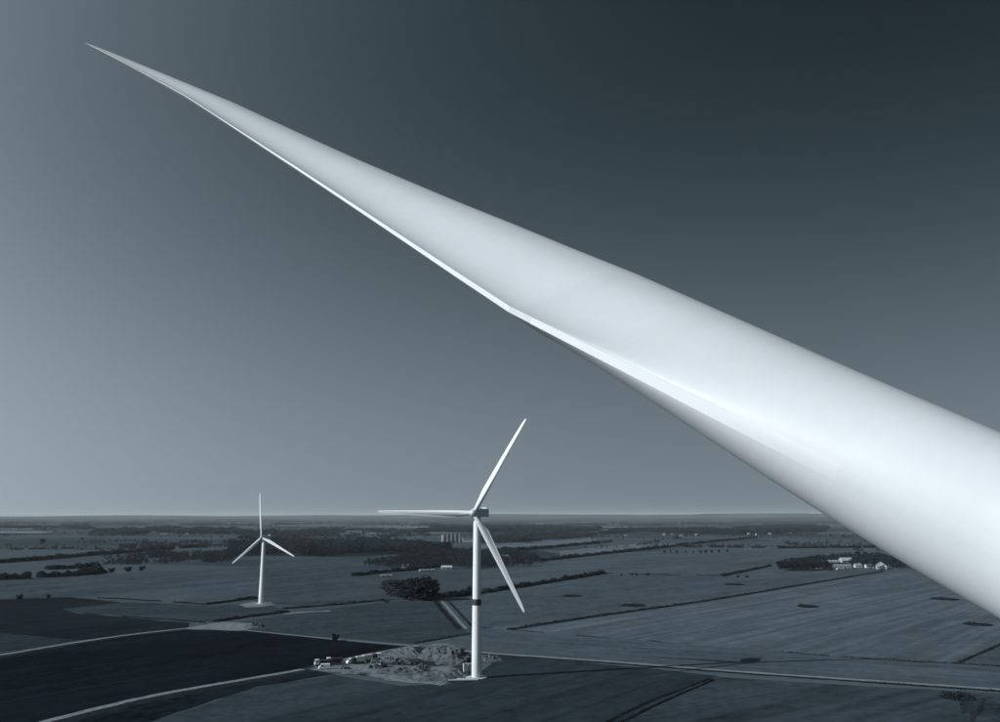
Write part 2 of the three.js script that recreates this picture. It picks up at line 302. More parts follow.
function bladeGeo(fine) {
  const st = []; const N = fine ? 150 : 46;
  for (let k = 0; k <= N; k++) st.push(1.3 + (R - 1.3) * k / N);
  st.push(4.4, KINK, KINK - 0.5, KINK - 0.505, 47.2, 48.1); st.sort((a, b) => a - b);
  const rows = bladeSections(st, fine ? 96 : 36);
  const body = loft(rows);
  const seam = KINK + 1.15;                             // the loose trailing edge strip ends a little inboard of the shoulder
  const part = (lo, hi, proud) => {
    const pos = [], nor = [], uv = [], idx = []; let m = 0; const K = 8;
    rows.forEach((row, i) => {
      const r = st[i]; if (r < lo || r > hi) return;
      const a = new THREE.Vector3(...row[0]), b = new THREE.Vector3(...row[row.length - 1]), d = a.clone().sub(b).normalize(), n = new THREE.Vector3(d.z, 0, -d.x);
      if (n.dot(new THREE.Vector3(1, 0, 0)) < 0) n.negate();
      const flat = smooth(4.4, 6.8, r), q = proud * flat, N = body.attributes.normal, w0 = row.length;
      const na = new THREE.Vector3().fromBufferAttribute(N, i * w0), nb = new THREE.Vector3().fromBufferAttribute(N, i * w0 + w0 - 1), sag = a.distanceTo(b) / 2 * Math.tan(na.angleTo(nb) / 4);
      if (na.dot(n) < 0) { na.negate(); nb.negate(); }
      const put = (p, nn) => { pos.push(p.x, p.y, p.z); nor.push(nn.x, nn.y, nn.z); uv.push(m / 10, r / 10); m++; };
      put(a.clone().addScaledVector(n, -0.003), d); put(a.clone().addScaledVector(n, q), d);
      for (let k = 0; k <= K; k++) {
        const f = k / K, p = a.clone().lerp(b, f).addScaledVector(n, q + (1 - flat) * sag * 4 * f * (1 - f));
        put(p, na.clone().lerp(nb, f).normalize().lerp(n, flat).normalize());
      }
      put(b.clone().addScaledVector(n, q), d.clone().negate()); put(b.clone().addScaledVector(n, -0.003), d.clone().negate());
    });
    const w = K + 5; for (let j = 0; (j + 1) * w < m; j++) for (const i of [0, ...Array.from({ length: K }, (_, k) => k + 2), w - 2]) { const A = j * w + i, B = A + w; idx.push(A, A + 1, B, B, A + 1, B + 1); }
    const g = new THREE.BufferGeometry(); g.setAttribute('position', new THREE.Float32BufferAttribute(pos, 3)); g.setAttribute('normal', new THREE.Float32BufferAttribute(nor, 3)); g.setAttribute('uv', new THREE.Float32BufferAttribute(uv, 2)); g.setIndex(idx); return g;
  };
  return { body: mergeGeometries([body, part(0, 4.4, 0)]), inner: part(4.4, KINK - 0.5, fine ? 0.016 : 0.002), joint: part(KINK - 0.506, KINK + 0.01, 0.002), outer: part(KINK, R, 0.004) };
}
const FINE = bladeGeo(true), COARSE = bladeGeo(false);
const lathe = (pts, n = 48) => new THREE.LatheGeometry(pts.map(([x, y]) => new THREE.Vector2(x, y)), n);

function turbine({ label, pos, yaw, hubH, scale, angles, pitchDeg, geo, band, baseR, topR, tail = 10.2 }) {
  const root = thing('wind_turbine', label, 'wind turbine', pos, 0, 'wind turbines');
  const tw = mesh('tower', lathe([[0, 0.3], [baseR, 0.3], [baseR * 0.985, hubH * 0.15], [baseR + (topR - baseR) * 0.5, hubH * 0.5], [topR, hubH - 1.9 * scale], [0, hubH - 1.9 * scale]], 64), towerMat, root);
  for (const f of [0.33, 0.68]) mesh('flange', lathe([[0, -0.06], [baseR + (topR - baseR) * f + 0.035, -0.06], [baseR + (topR - baseR) * f + 0.035, 0.06], [0, 0.06]], 64), towerMat, tw).position.y = hubH * f;
  if (band) { const r = baseR + (topR - baseR) * 0.45 + 0.09; const b = mesh('band', lathe([[r, -1.35], [r + 0.02, -1.3], [r, 1.3], [r - 0.1, 1.35]], 64), bandMat, tw); b.position.y = hubH * 0.452; b.userData.label = 'dark band around the white tower'; }
  mesh('foundation', lathe([[0, 0], [baseR + 2.6, 0], [baseR + 2.5, 0.32], [0, 0.36]], 40), concreteMat, root);
  const d = mesh('door', box(0.9, 2.1, 0.12, 0, 0, 0, 0.05), nacelleMat, tw); d.position.set(0, 1.6, baseR * 0.99);
  const top = new THREE.Group(); top.name = 'machine_head'; top.position.y = hubH; top.rotation.y = yaw; root.add(top);
  const s = scale, hubZ = 4.0 * s;
  const nac = new THREE.Shape(); nac.moveTo((0.1 - tail) * s, -1.45 * s); nac.lineTo(2.0 * s, -1.75 * s); nac.quadraticCurveTo(2.5 * s, -1.75 * s, 2.5 * s, -1.2 * s); nac.lineTo(2.5 * s, 1.2 * s); nac.quadraticCurveTo(2.5 * s, 1.62 * s, 2.0 * s, 1.66 * s); nac.lineTo((0.5 - tail) * s, 1.66 * s); nac.quadraticCurveTo(-tail * s, 1.66 * s, -tail * s, 1.1 * s); nac.closePath();
  const ng = new THREE.ExtrudeGeometry(nac, { depth: 3.1 * s, bevelEnabled: true, bevelSize: 0.25 * s, bevelThickness: 0.3 * s, bevelSegments: 3 }); ng.translate(0, 0, -1.55 * s); ng.rotateY(-Math.PI / 2);
  const nm = mesh('nacelle', ng, nacelleMat, top);
  mesh('cooler', box(2.4 * s, 0.9 * s, 0.5 * s, 0, 2.2 * s, (0.9 - tail) * s, 0.08), nacelleMat, nm);
  mesh('wind_vane', merge([new THREE.CylinderGeometry(0.04 * s, 0.05 * s, 1.5 * s, 8).translate(0.7 * s, 2.4 * s, (2.1 - tail) * s), new THREE.CylinderGeometry(0.03 * s, 0.03 * s, 0.9 * s, 8).rotateZ(Math.PI / 2).translate(0.7 * s, 3.0 * s, (2.1 - tail) * s)]), nacelleMat, nm);
  const hub = mesh('hub', lathe([[0, -1.35], [1.5, -1.35], [1.66, -0.9], [1.7, 0.2], [1.5, 1.15], [1.05, 1.85], [0.5, 2.2], [0, 2.28]].map(([x, y]) => [x * s, y * s]), 40).rotateX(Math.PI / 2), nacelleMat, top);
  hub.position.z = hubZ;
  for (const a of angles) {
    const b = mesh('blade', geo.body, shellMat, hub); b.rotation.order = 'ZYX';
    b.rotation.set(0, pitchDeg * Math.PI / 180, -a * Math.PI / 180); b.scale.setScalar(s);
    const dull = mesh('trailing_edge_joint', geo.joint, jointShadeMat, b), i = mesh('trailing_edge_strip', geo.inner, edgeMat, b), o = mesh('trailing_edge_strip', geo.outer, edgeMat, b);
    mesh('root_collar', lathe([[1.01, 1.2], [1.14, 1.2], [1.14, 1.75], [1.01, 1.85]], 48), nacelleMat, b);
    void dull; void i; void o;
  }
  return root;
}
// flatten the machine head so that nacelle and hub are direct parts of the turbine
function flatten(root) {
  const head = root.getObjectByName('machine_head'); root.updateMatrixWorld(true);
  for (const c of [...head.children]) root.attach(c);
  root.remove(head);
  const hub = root.getObjectByName('hub');
  for (const c of [...hub.children]) root.attach(c);
}
{
  const p = gnd(476.4, 678);
  flatten(turbine({ label: 'white wind turbine with a dark band round its tower beside the building site', pos: [p.x, 0.14, p.z], yaw: -20 * Math.PI / 180, hubH: 71.2, scale: 1, angles: [31, 151, 271], pitchDeg: 170, geo: COARSE, band: true, baseR: 2.15, topR: 1.6 }));
  const q = gnd(261, 604);
  flatten(turbine({ label: 'smaller distant white wind turbine on a pale gravel pad', pos: [q.x, 0.14, q.z], yaw: -24 * Math.PI / 180, hubH: 52.6, scale: 36 / R, angles: [-6, 114, 234], pitchDeg: 170, geo: COARSE, band: false, baseR: 2.2, topR: 1.35 }));
}
{ // the machine the picture is taken from: its blade reaches across the sky
  const world = (px, py, d) => ray(px, py).multiplyScalar(d).add(new THREE.Vector3(0, EYE, 0));
  const edge = world(1000, 522, 11), tip = world(92.5, 45.8, 44), u = tip.clone().sub(edge).normalize(), hubC = tip.clone().addScaledVector(u, -R);
  const front = new THREE.Vector3(-u.z, 0, u.x).normalize(); if (front.x > 0) front.negate();
  const right = new THREE.Vector3(0, 1, 0).cross(front), ang = Math.atan2(u.dot(right), u.y) * 180 / Math.PI, yaw = Math.atan2(front.x, front.z);
  const base = hubC.clone().addScaledVector(front, -4.0);
  flatten(turbine({ label: 'wind turbine whose huge white blade sweeps diagonally across the sky', pos: [base.x, 0, base.z], yaw, hubH: hubC.y, scale: 1, angles: [ang, ang + 120, ang + 240], pitchDeg: -84, geo: FINE, band: true, baseR: 2.15, topR: 1.6 }));
}

// ------------------------------------------------------------------ foliage
const leafMats = [[0.022, 0.031, 0.039], [0.032, 0.043, 0.052], [0.013, 0.020, 0.027], [0.04, 0.055, 0.066]].map((c) => new THREE.MeshPhysicalMaterial({ color: lin(...c), roughness: 0.85, specularIntensity: 0.3 }));
const barkMat = mat([0.03, 0.038, 0.042], 0.95);
function leafFaces(spots) {                            // spots: [x, y, z, size]; each is a bent spray of two leaves' clumps
  const n = spots.length, pos = new Float32Array(n * 18); let k = 0; const a = new THREE.Vector3(), b = new THREE.Vector3(), c = new THREE.Vector3();
  for (const [x, y, z, s] of spots) {
    a.set(rr(-1, 1), rr(-1, 1), rr(-1, 1)).normalize(); b.set(rr(-1, 1), rr(-1, 1), rr(-1, 1)).cross(a).normalize(); c.crossVectors(a, b);
    const P = [[-1, -0.45, 0], [1, -0.4, 0.1], [0.1, 0.75, 0.25], [-0.8, 0.2, 0.3], [0.5, -0.6, -0.35], [0.75, 0.6, -0.1]];
    for (const q of P) { pos[k++] = x + s * (q[0] * a.x + q[1] * b.x + q[2] * c.x); pos[k++] = y + s * (q[0] * a.y + q[1] * b.y + q[2] * c.y); pos[k++] = z + s * (q[0] * a.z + q[1] * b.z + q[2] * c.z); }
  }
  const g = new THREE.BufferGeometry(); g.setAttribute('position', new THREE.BufferAttribute(pos, 3)); g.computeVertexNormals(); return g;
}
function crownGeo(lobes, per, slim = 1, low = 0.22, sit = 0.8, topY = 0.88, big = 1) {   // unit tree: height 1
  const spots = [];
  for (let l = 0; l < lobes; l++) {
    const t = l / lobes, y = low + (topY - low) * Math.pow(rnd(), sit), w = slim * 0.30 * Math.sin(Math.PI * Math.min(1, (y - low * 0.4) / (1.02 - low * 0.4))) ** 0.6, a = t * 15.1 + rnd();
    const cx = Math.cos(a) * w * rr(0.2, 1), cz = Math.sin(a) * w * rr(0.2, 1), r = rr(0.09, 0.17) * (0.6 + 0.4 * slim);
    for (let k = 0; k < per; k++) {
      const th = rnd() * 6.283, u = rr(-1, 1), q = Math.sqrt(1 - u * u), rad = r * Math.pow(rnd(), 0.35);
      spots.push([cx + rad * q * Math.cos(th), y + rad * u * 0.85, cz + rad * q * Math.sin(th), rr(0.026, 0.052) * big]);
    }
  }
  return leafFaces(spots);
}
function trunkGeo() {
  const parts = [new THREE.CylinderGeometry(0.012, 0.026, 0.6, 7).translate(0, 0.3, 0)];
  for (let k = 0; k < 5; k++) { const g = new THREE.CylinderGeometry(0.004, 0.011, 0.34, 5); g.translate(0, 0.17, 0); g.rotateZ(rr(0.4, 0.9)); g.rotateY(k * 1.3 + rnd()); g.translate(0, 0.24 + 0.07 * k, 0); parts.push(g); }
  return merge(parts);
}
const CROWNS = [crownGeo(18, 60), crownGeo(22, 55, 1.15), crownGeo(16, 60, 0.8, 0.16), crownGeo(20, 55, 1.35, 0.1)];
const BUSHES = [crownGeo(22, 60, 1.9, 0.08, 1.5, 0.82, 1.9), crownGeo(22, 60, 2.2, 0.07, 1.6, 0.8, 1.9)];
const WOOD = [crownGeo(9, 34, 1.2, 0.1), crownGeo(9, 34, 1.0, 0.1), crownGeo(9, 34, 0.7, 0.08)];
const TRUNKS = [trunkGeo(), trunkGeo()];
function tree(label, px, py, hpx, o = {}) {
  const { bush = false, group = 'lone trees and bushes', v = Math.floor(rnd() * 4), wide = 1, m = 0 } = o;
  const p = o.at || gnd(px, py), h = o.h || hpx / pxm(py), t = thing(bush ? 'bush' : 'tree', label, bush ? 'bush' : 'tree', [p.x, 0, p.z], rnd() * 6.28, group);
  const c = mesh('crown', bush ? BUSHES[v % 2] : CROWNS[v % 4], leafMats[m], t); c.scale.set(h * wide, h, h * wide);
  const k = mesh('trunk', TRUNKS[v % 2], barkMat, t); k.scale.set(h, h * (bush ? 0.6 : 1), h);
  return t;
}
function hedge(name, label, px, h, w, o = {}) {         // a hedge or belt along a polyline: leaf sprays filling an uneven bank
  const { dens = 5, leaf = 0.5, gap = 0, m = 0, bumps = 9, category = 'hedge' } = o;
  const pts = px.map(([x, y]) => gnd(x, y)), curve = new THREE.CatmullRomCurve3(pts, false, 'centripetal', 0.5), L = curve.getLength(), s = Math.floor(rnd() * 999);
  const n = Math.min(60000, Math.round(L * dens * Math.max(1, h) * 0.9)), spots = [], org = pts[0].clone();
  const P = curve.getSpacedPoints(400);
  for (let k = 0; k < n; k++) {
    const t = rnd() * 400, i = Math.min(399, Math.floor(t)), p = P[i].clone().lerp(P[i + 1], t - i), d = P[i + 1].clone().sub(P[i]).normalize(), along = t / 400 * L;
    if (gap && noise(along / (bumps * 2.3), 3.1, s + 5) < gap) continue;
    const top = h * (0.62 + 0.38 * noise(along / bumps, 0.5, s) + 0.3 * noise(along / (bumps * 0.35), 7.5, s + 2)), ww = w * (0.75 + 0.35 * noise(along / bumps, 9.5, s + 1));
    const q = rr(-1, 1), y = Math.max(0.15, top) * Math.pow(rnd(), 0.6) * Math.sqrt(1 - 0.75 * q * q);
    spots.push([p.x - d.z * q * ww / 2 - org.x, y + 0.08, p.z + d.x * q * ww / 2 - org.z, leaf * rr(0.6, 1.3)]);
  }
  const o2 = mesh(name, leafFaces(spots), leafMats[m]); o2.position.set(org.x, 0, org.z);
  return tag(o2, label, category, 'hedges and tree belts');
}
const dummy = new THREE.Object3D(), tone = new THREE.Color();
function wood(label, poly, spacing, h, o = {}) {        // a far wood that reads as one mass
  const { m = 0, slim = 0, keep = 1, light = 1 } = o;
  const P = poly.map(([x, y]) => gnd(x, y)), bb = new THREE.Box2(); P.forEach((p) => bb.expandByPoint(new THREE.Vector2(p.x, p.z)));
  const inside = (x, z) => { let c = false; for (let i = 0, j = P.length - 1; i < P.length; j = i++) if ((P[i].z > z) !== (P[j].z > z) && x < (P[j].x - P[i].x) * (z - P[i].z) / (P[j].z - P[i].z) + P[i].x) c = !c; return c; };
  const list = [];
  for (let x = bb.min.x; x < bb.max.x; x += spacing) for (let z = bb.min.y; z < bb.max.y; z += spacing) {
    const X = x + rr(-0.45, 0.45) * spacing, Z = z + rr(-0.45, 0.45) * spacing;
    if (!inside(X, Z) || (noise(X / (spacing * 3), Z / (spacing * 4.2), 7) * 0.6 + rr(-0.25, 0.25)) * 0.7 + 0.5 > keep) continue;
    list.push([X, Z]);
  }
  const im = shade(new THREE.InstancedMesh(WOOD[slim ? 2 : Math.floor(rnd() * 2)], leafMats[m], list.length));
  list.forEach(([x, z], k) => {
    const hh = h * rr(0.5, 1.25) * (1 + 0.35 * noise(x / 45, z / 45, 19)), ww = hh * rr(0.85, 1.25) * (spacing < 13 ? 1.1 : Math.max(1, spacing / (0.55 * h)));
    dummy.position.set(x, 0, z); dummy.rotation.y = rnd() * 6.28; dummy.scale.set(ww, hh, ww); dummy.updateMatrix(); im.setMatrixAt(k, dummy.matrix);
    const t = light * rr(0.7, 1.5); tone.setRGB(t, t, t); im.setColorAt(k, tone);
  });
  im.name = numbered('woodland'); im.userData.kind = 'stuff'; scene.add(im);
  return tag(im, label, 'woodland');
}
// woods, from the horizon forward
wood('long far wood under the horizon on the right', [[598, 535], [640, 532], [735, 535], [735, 531], [700, 529.5], [620, 529.5]], 16, 15, { m: 0, keep: 0.72 });
wood('far wood with houses at the right horizon', [[735, 534.5], [822, 533], [830, 528], [790, 526], [735, 529]], 16, 16, { m: 1, keep: 0.7 });
wood('broken far wood behind the apartment block', [[430, 533], [600, 532], [600, 529], [520, 527], [430, 528]], 22, 15, { m: 1, keep: 0.62 });
wood('scattered wood right of the apartment block', [[480, 545], [560, 541], [598, 536], [560, 533.5], [480, 538]], 14, 12, { m: 1, keep: 0.5 });
wood('dark mixed wood left of the banded turbine', [[268, 556], [330, 557], [372, 555], [437, 553], [450, 549], [380, 543.5], [300, 544], [232, 547], [225, 557]], 9.5, 15, { m: 0, light: 1.15 });
wood('dark conifer block at the right end of the wood', [[402, 553], [452, 552], [450, 547.5], [404, 547]], 7, 14, { m: 2, slim: 1 });
wood('scrubby wood around the pale sheds', [[362, 566], [396, 560], [440, 555], [478, 552], [478, 570], [448, 566], [400, 569]], 8.5, 9.5, { m: 0, keep: 0.86 });
wood('scrub trees just right of the tower', [[478, 569], [532, 567], [540, 560], [510, 552], [478, 553]], 9, 9, { m: 0, keep: 0.72 });
wood('tree groups in the middle distance at left', [[100, 566], [160, 564], [235, 562], [235, 552], [160, 553], [104, 558]], 10, 9.5, { m: 0, keep: 0.43 });
wood('darker trees in the left middle distance', [[120, 551], [235, 547], [235, 541], [170, 541.5], [120, 546]], 11, 9, { m: 0, keep: 0.42 });
wood('far scattered trees below the left horizon', [[88, 537], [240, 535], [240, 529], [150, 528], [92, 531]], 26, 13, { m: 1, keep: 0.42 });
wood('thin far trees at the left edge', [[-30, 532], [90, 530], [90, 526], [-30, 527]], 40, 13, { m: 1, keep: 0.35 });
wood('far scattered trees behind the dark wood', [[240, 542], [430, 537], [430, 530], [240, 532]], 24, 13, { m: 1, keep: 0.38 });
wood('hazy trees along the right horizon', [[480, 526.5], [830, 524], [830, 521], [480, 522]], 60, 14, { m: 1, keep: 0.24 });
wood('hazy trees along the left horizon', [[-30, 526], [480, 525], [480, 521.5], [-30, 522]], 60, 14, { m: 1, keep: 0.24 });
wood('dark clump of trees at the left end of the farm', [[777, 571], [812, 571.5], [830, 568], [826, 563], [800, 562], [786, 565]], 6, 9, { m: 2, keep: 0.8 });
wood('trees behind the farm roofs', [[808, 561], [858, 560], [856, 557.5], [812, 558]], 7, 8, { m: 0, keep: 0.9 });
wood('garden trees between and before the farm buildings', [[822, 571], [884, 571.5], [890, 566], [850, 564], [822, 565.5]], 8, 5.5, { m: 0, keep: 0.42 });
wood('trees at the right end of the farm', [[852, 567], [872, 568], [906, 569], [900, 563], [868, 558.5], [854, 560]], 7, 10, { m: 0, keep: 0.75 });

{ // hedgerow trees of the far country, along the parcel edges
  const list = [];
  for (const [A, B, h] of parcels) {
    if (h > 0.34) continue; const L = Math.hypot(B[0] - A[0], B[1] - A[1]), far = Math.hypot(A[0], A[1]); if (far > 16000) continue;
    const step = Math.max(9, far / 260) * (h < 0.2 ? 1 : 2.2);
    for (let t = 0; t < L; t += step * rr(0.5, 1.5)) { if (noise(t / 55, h * 900, 41) < -0.15) continue; const f = t / L, z = A[1] + (B[1] - A[1]) * f, x = A[0] + (B[0] - A[0]) * f; if (-z < 1750 + 250 * noise(x / 200, 1, 4)) continue; list.push([x + rr(-4, 4), z + rr(-4, 4), Math.max(1, far / 5200)]); }
  }
  const im = shade(new THREE.InstancedMesh(WOOD[0], leafMats[1], list.length));
  list.forEach(([x, z, k], n) => { const hh = rr(4, 11); dummy.position.set(x, 0, z); dummy.rotation.y = rnd() * 6.28; dummy.scale.set(hh * 1.3 * k, hh, hh * 1.3 * k); dummy.updateMatrix(); im.setMatrixAt(n, dummy.matrix); const t = rr(0.6, 1.2); tone.setRGB(t, t, t); im.setColorAt(n, tone); });
  im.name = 'hedgerow_trees'; im.userData.kind = 'stuff'; scene.add(im); tag(im, 'countless small trees along the far field edges', 'hedgerow trees');
}
// hedges and belts
hedge('tree_belt', 'thick tree belt at the left edge of the photo', [[-30, 581], [30, 578.5]], 11.5, 18, { dens: 9, leaf: 0.9, bumps: 14, category: 'tree belt' });
hedge('tree_belt', 'dark tree belt above the pale left field', [[38, 577.5], [70, 576], [102, 573]], 11, 20, { dens: 10, leaf: 0.9, bumps: 12, category: 'tree belt' });
hedge('tree_belt', 'lower tree line just behind the dark left belt', [[42, 570], [70, 568.5], [96, 566.5]], 8, 16, { dens: 8, leaf: 0.9, gap: -0.5, category: 'tree belt' });
hedge('tree_belt', 'long dark belt crossing the left middle distance', [[-30, 565], [40, 560], [95, 555]], 9, 16, { dens: 8, leaf: 1, bumps: 14, category: 'tree belt' });
hedge('tree_belt', 'belt continuing behind the far turbine rotor', [[98, 555], [150, 551], [205, 546.5]], 9, 16, { dens: 7, leaf: 1, bumps: 13, gap: -0.55, category: 'tree belt' });
hedge('hedge', 'sparse row of bushes far out at the left edge', [[-30, 550.5], [75, 548.5]], 4, 8, { dens: 5, leaf: 0.9, gap: -0.05 });
hedge('hedge', 'long hedge behind the banded tower', [[436, 598], [455, 597], [474, 594.5], [540, 584], [604, 573.5]], 5.2, 7, { dens: 13, leaf: 0.55, bumps: 8 });
hedge('tree_belt', 'taller bushes in the hedge just left of the banded tower', [[443, 597.5], [458, 596.5], [471, 594.5]], 8, 9, { dens: 16, leaf: 0.6, bumps: 9, m: 2, category: 'tree belt' });
hedge('hedge', 'low dark hedge running left from the grove', [[278, 609.5], [330, 605.5], [384, 600.5]], 2.2, 4.5, { dens: 14, leaf: 0.45, gap: -0.75 });
hedge('hedge', 'dark hedge just left of the far turbine', [[207, 604.5], [235, 601], [256, 598.5]], 3, 6, { dens: 14, leaf: 0.5 });
hedge('hedge', 'dark hedge below the far turbine pad', [[214, 622], [245, 617.5], [288, 612.5]], 2.6, 5, { dens: 15, leaf: 0.45 });
hedge('hedge', 'thin hedge line leading from the left to the far turbine', [[97, 598], [150, 601], [208, 605]], 1.4, 2.6, { dens: 10, leaf: 0.4, gap: -0.35 });
hedge('hedge', 'dotted weed line between dark and lighter left fields', [[72, 613], [140, 618], [205, 623]], 1.2, 2.2, { dens: 8, leaf: 0.35, gap: -0.2 });
hedge('hedge', 'hedge with trees climbing to the right behind the tower', [[537, 561.5], [596, 555], [651, 549], [700, 543.5], [757, 537.5]], 7, 12, { dens: 8, leaf: 0.9, bumps: 14 });
hedge('hedge', 'far hedge above the pale strip', [[500, 552], [560, 547], [616, 541.5]], 8, 13, { dens: 5, leaf: 1.1, bumps: 15, gap: -0.6 });
hedge('hedge', 'far row of trees ahead of the right wood', [[685, 547], [765, 548]], 7, 10, { dens: 6, leaf: 1, bumps: 10, gap: -0.4 });
hedge('hedge', 'far row of trees above the farm', [[770, 548.5], [882, 547.5]], 7.5, 11, { dens: 6, leaf: 1, bumps: 11, gap: -0.6 });
hedge('hedge', 'short hedge left of the farm', [[722, 576], [745, 571.5], [771, 566]], 3.2, 5, { dens: 13, leaf: 0.5, bumps: 6 });
hedge('hedge', 'thin hedge across the wide grey field', [[604, 573.5], [660, 575], [722, 576]], 1.5, 3, { dens: 8, leaf: 0.45, gap: -0.25 });
hedge('ditch_bank', 'long dark weedy ditch from the tower to the farm', [[508, 630], [600, 616], [700, 602], [800, 585.5], [884, 571.5]], 1.5, 4, { dens: 17, leaf: 0.4, bumps: 5, m: 2, category: 'ditch' });
hedge('ditch_bank', 'thin dark ditch running left from behind the tower to the site', [[415, 643.5], [445, 638.5], [470, 634]], 1, 2, { dens: 16, leaf: 0.3, m: 2, category: 'ditch' });
hedge('weed_row', 'dotted row of weeds across the right field', [[475, 627], [600, 637.5], [700, 645], [840, 657], [930, 663]], 0.8, 2, { dens: 9, leaf: 0.3, gap: -0.05, category: 'weeds' });
hedge('weed_row', 'dark weed line at the right edge of the strip', [[840, 657.5], [958, 664], [1040, 669]], 0.9, 2, { dens: 11, leaf: 0.3, category: 'weeds' });
hedge('ditch_bank', 'dark bank rising to the right edge', [[956, 664], [1000, 645], [1040, 627]], 1, 2.4, { dens: 14, leaf: 0.35, m: 2, category: 'ditch' });
hedge('ditch_bank', 'left bank of the double ditch at the bottom', [[578, 738], [640, 706], [709, 679]], 0.7, 1.7, { dens: 30, leaf: 0.28, bumps: 4, m: 2, category: 'ditch' });
hedge('ditch_bank', 'right bank of the double ditch at the bottom', [[592, 738], [648, 709], [713, 680.3]], 0.7, 1.3, { dens: 30, leaf: 0.28, bumps: 4, m: 2, category: 'ditch' });
hedge('hedge', 'dark hedge at the left side of the double track', [[434, 601], [445, 614], [458, 629]], 1.4, 3.5, { dens: 16, leaf: 0.4, m: 2 });
hedge('hedge', 'low hedge at the right side of the double track', [[447, 600], [459, 613], [474, 629]], 1.0, 2.2, { dens: 14, leaf: 0.35 });
hedge('weed_row', 'weed bank along the far right of the gravel road', [[868, 682.5], [925, 686.5], [1000, 692]], 0.9, 2.5, { dens: 14, leaf: 0.3, category: 'weeds' });
hedge('weed_row', 'rough weeds climbing from the bottom right corner', [[966, 740], [975, 714], [985, 700]], 0.5, 2, { dens: 20, leaf: 0.22, category: 'weeds' });

// the grove and lone trees
const grove = [[387, 594, 14, 3, 3], [392, 596, 17, 3, 3], [398, 597, 18, 3, 3], [404, 599, 19, 2, 1], [410, 600, 21, 2, 3], [416, 600.5, 23, 2, 1], [422, 600.5, 24, 2, 3], [428, 600, 22, 2, 1], [432, 599, 17, 2, 3]];
const gl = ['leftmost light tree of the grove', 'second light tree from the left of the grove', 'third light tree of the grove beside the dark mass', 'first dark tree of the grove next to the light ones', 'second dark tree from the left in the grove', 'broad dark tree in the middle of the grove', 'tallest dark tree of the grove', 'dark tree right of the tallest in the grove', 'rightmost dark tree of the grove above the double track'];
grove.forEach(([x, y, h, m, v], k) => tree(gl[k], x, y, h, { m, v, wide: 1.35, group: 'trees of the grove' }));
tree('dark bush standing alone beside the narrow farm track', 335, 641, 8.5, { bush: true, v: 1, wide: 0.7, m: 2 });
[['first round bush right of the dark left belt', 111, 572.5, 5.5], ['second round bush right of the dark left belt', 128, 571.5, 6], ['third round bush right of the dark left belt', 141, 570.5, 5.5], ['round bush on the corner of the dark left field', 19, 599, 6], ['smaller bush right of the one on the dark field corner', 48, 597.5, 4], ['bush at the left end of the short farm hedge', 724, 576.5, 4.5], ['small bush below the short farm hedge, left of two', 738, 577.5, 3], ['small bush below the short farm hedge, right of two', 747, 577.5, 3], ['far bush right of the lone far tree', 82, 539.5, 2.5], ['low bush at the left end of the tree belt by the sheds', 353, 576, 4]].forEach(([l, x, y, h]) => tree(l, x, y, h, { bush: true, m: x > 600 ? 0 : 2 }));
tree('lone dark tree far out in the pale left plain', 42, 544.5, 6, { wide: 1.2, v: 1 });
const nth = ['first', 'second', 'third', 'fourth', 'fifth', 'sixth', 'seventh', 'eighth', 'ninth', 'tenth'];
for (let k = 0; k < 10; k++) tree(`${nth[k]} small tree from the left in the dotted row on the far field`, 664 + k * 7 + rr(-1.5, 1.5), 553.5 + rr(-0.3, 0.3), rr(2.5, 4), { group: 'dotted row of small far trees', wide: 1.2 });
for (let k = 0; k < 4; k++) tree(`${nth[k]} small bush from the left in the short row right of the long hedge`, 622 + k * 8 + rr(-2, 2), 575.5, rr(2.2, 3.2), { bush: true, group: 'short row of small bushes' });
hedge('tree_belt', 'dark belt of bushes in front of the pale sheds', [[356, 576], [385, 572.5], [410, 570.5], [440, 566.5]], 5.5, 9, { dens: 10, leaf: 0.8, bumps: 9, category: 'tree belt' });

// marl pits: shallow weedy hollows in the fields
function pit(label, px, py, wpx, h) {
  const p = gnd(px, py), w = wpx / pxm(py), t = thing('marl_pit', label, 'pit', [p.x, 0, p.z], 0, 'weedy pits in the fields');
  const ring = [], pool = []; for (let k = 0; k < 26; k++) { const a = k / 26 * 6.283; ring.push(new THREE.Vector3(Math.cos(a) * w * 0.62 * rr(0.85, 1.1), 0, Math.sin(a) * w * 0.75 * rr(0.85, 1.1))); pool.push(new THREE.Vector3(Math.cos(a) * w * 0.42 * rr(0.9, 1.1), 0, Math.sin(a) * w * 0.52 * rr(0.9, 1.1))); }
  mesh('rim', sheet(ring, 0.15), vergeMat, t); mesh('pool', sheet(pool, 0.156), matte({ color: lin(0.010, 0.015, 0.019) }), t);
  const spots = []; for (let k = 0; k < 900; k++) { const a = rnd() * 6.283, q = 0.5 * Math.pow(rnd(), 0.7); spots.push([Math.cos(a) * w * q, 0.1 + h * Math.pow(rnd(), 1.3) * (0.5 + 0.5 * noise(a * 2, px, 3)), Math.sin(a) * w * q * 1.2, rr(0.2, 0.45)]); }
  mesh('reeds', leafFaces(spots), leafMats[2], t);
}
pit('flat weedy pit in the field nearest the long hedge', 572, 596, 17, 1.0);
pit('darker weedy pit touching the long ditch line', 633, 605.5, 22, 1.4);
pit('dark weedy pit in the middle of the right field', 808, 606.5, 18, 1.6);
pit('flat weedy pit close under the big blade', 945, 599, 22, 0.8);
pit('weedy pit near the right edge', 978, 624.5, 22, 0.9);
pit('bushy pit below the gravel road at bottom right', 958, 697.5, 28, 2.2);
pit('faint shallow pit left of the farm field', 735, 584.5, 18, 0.5);

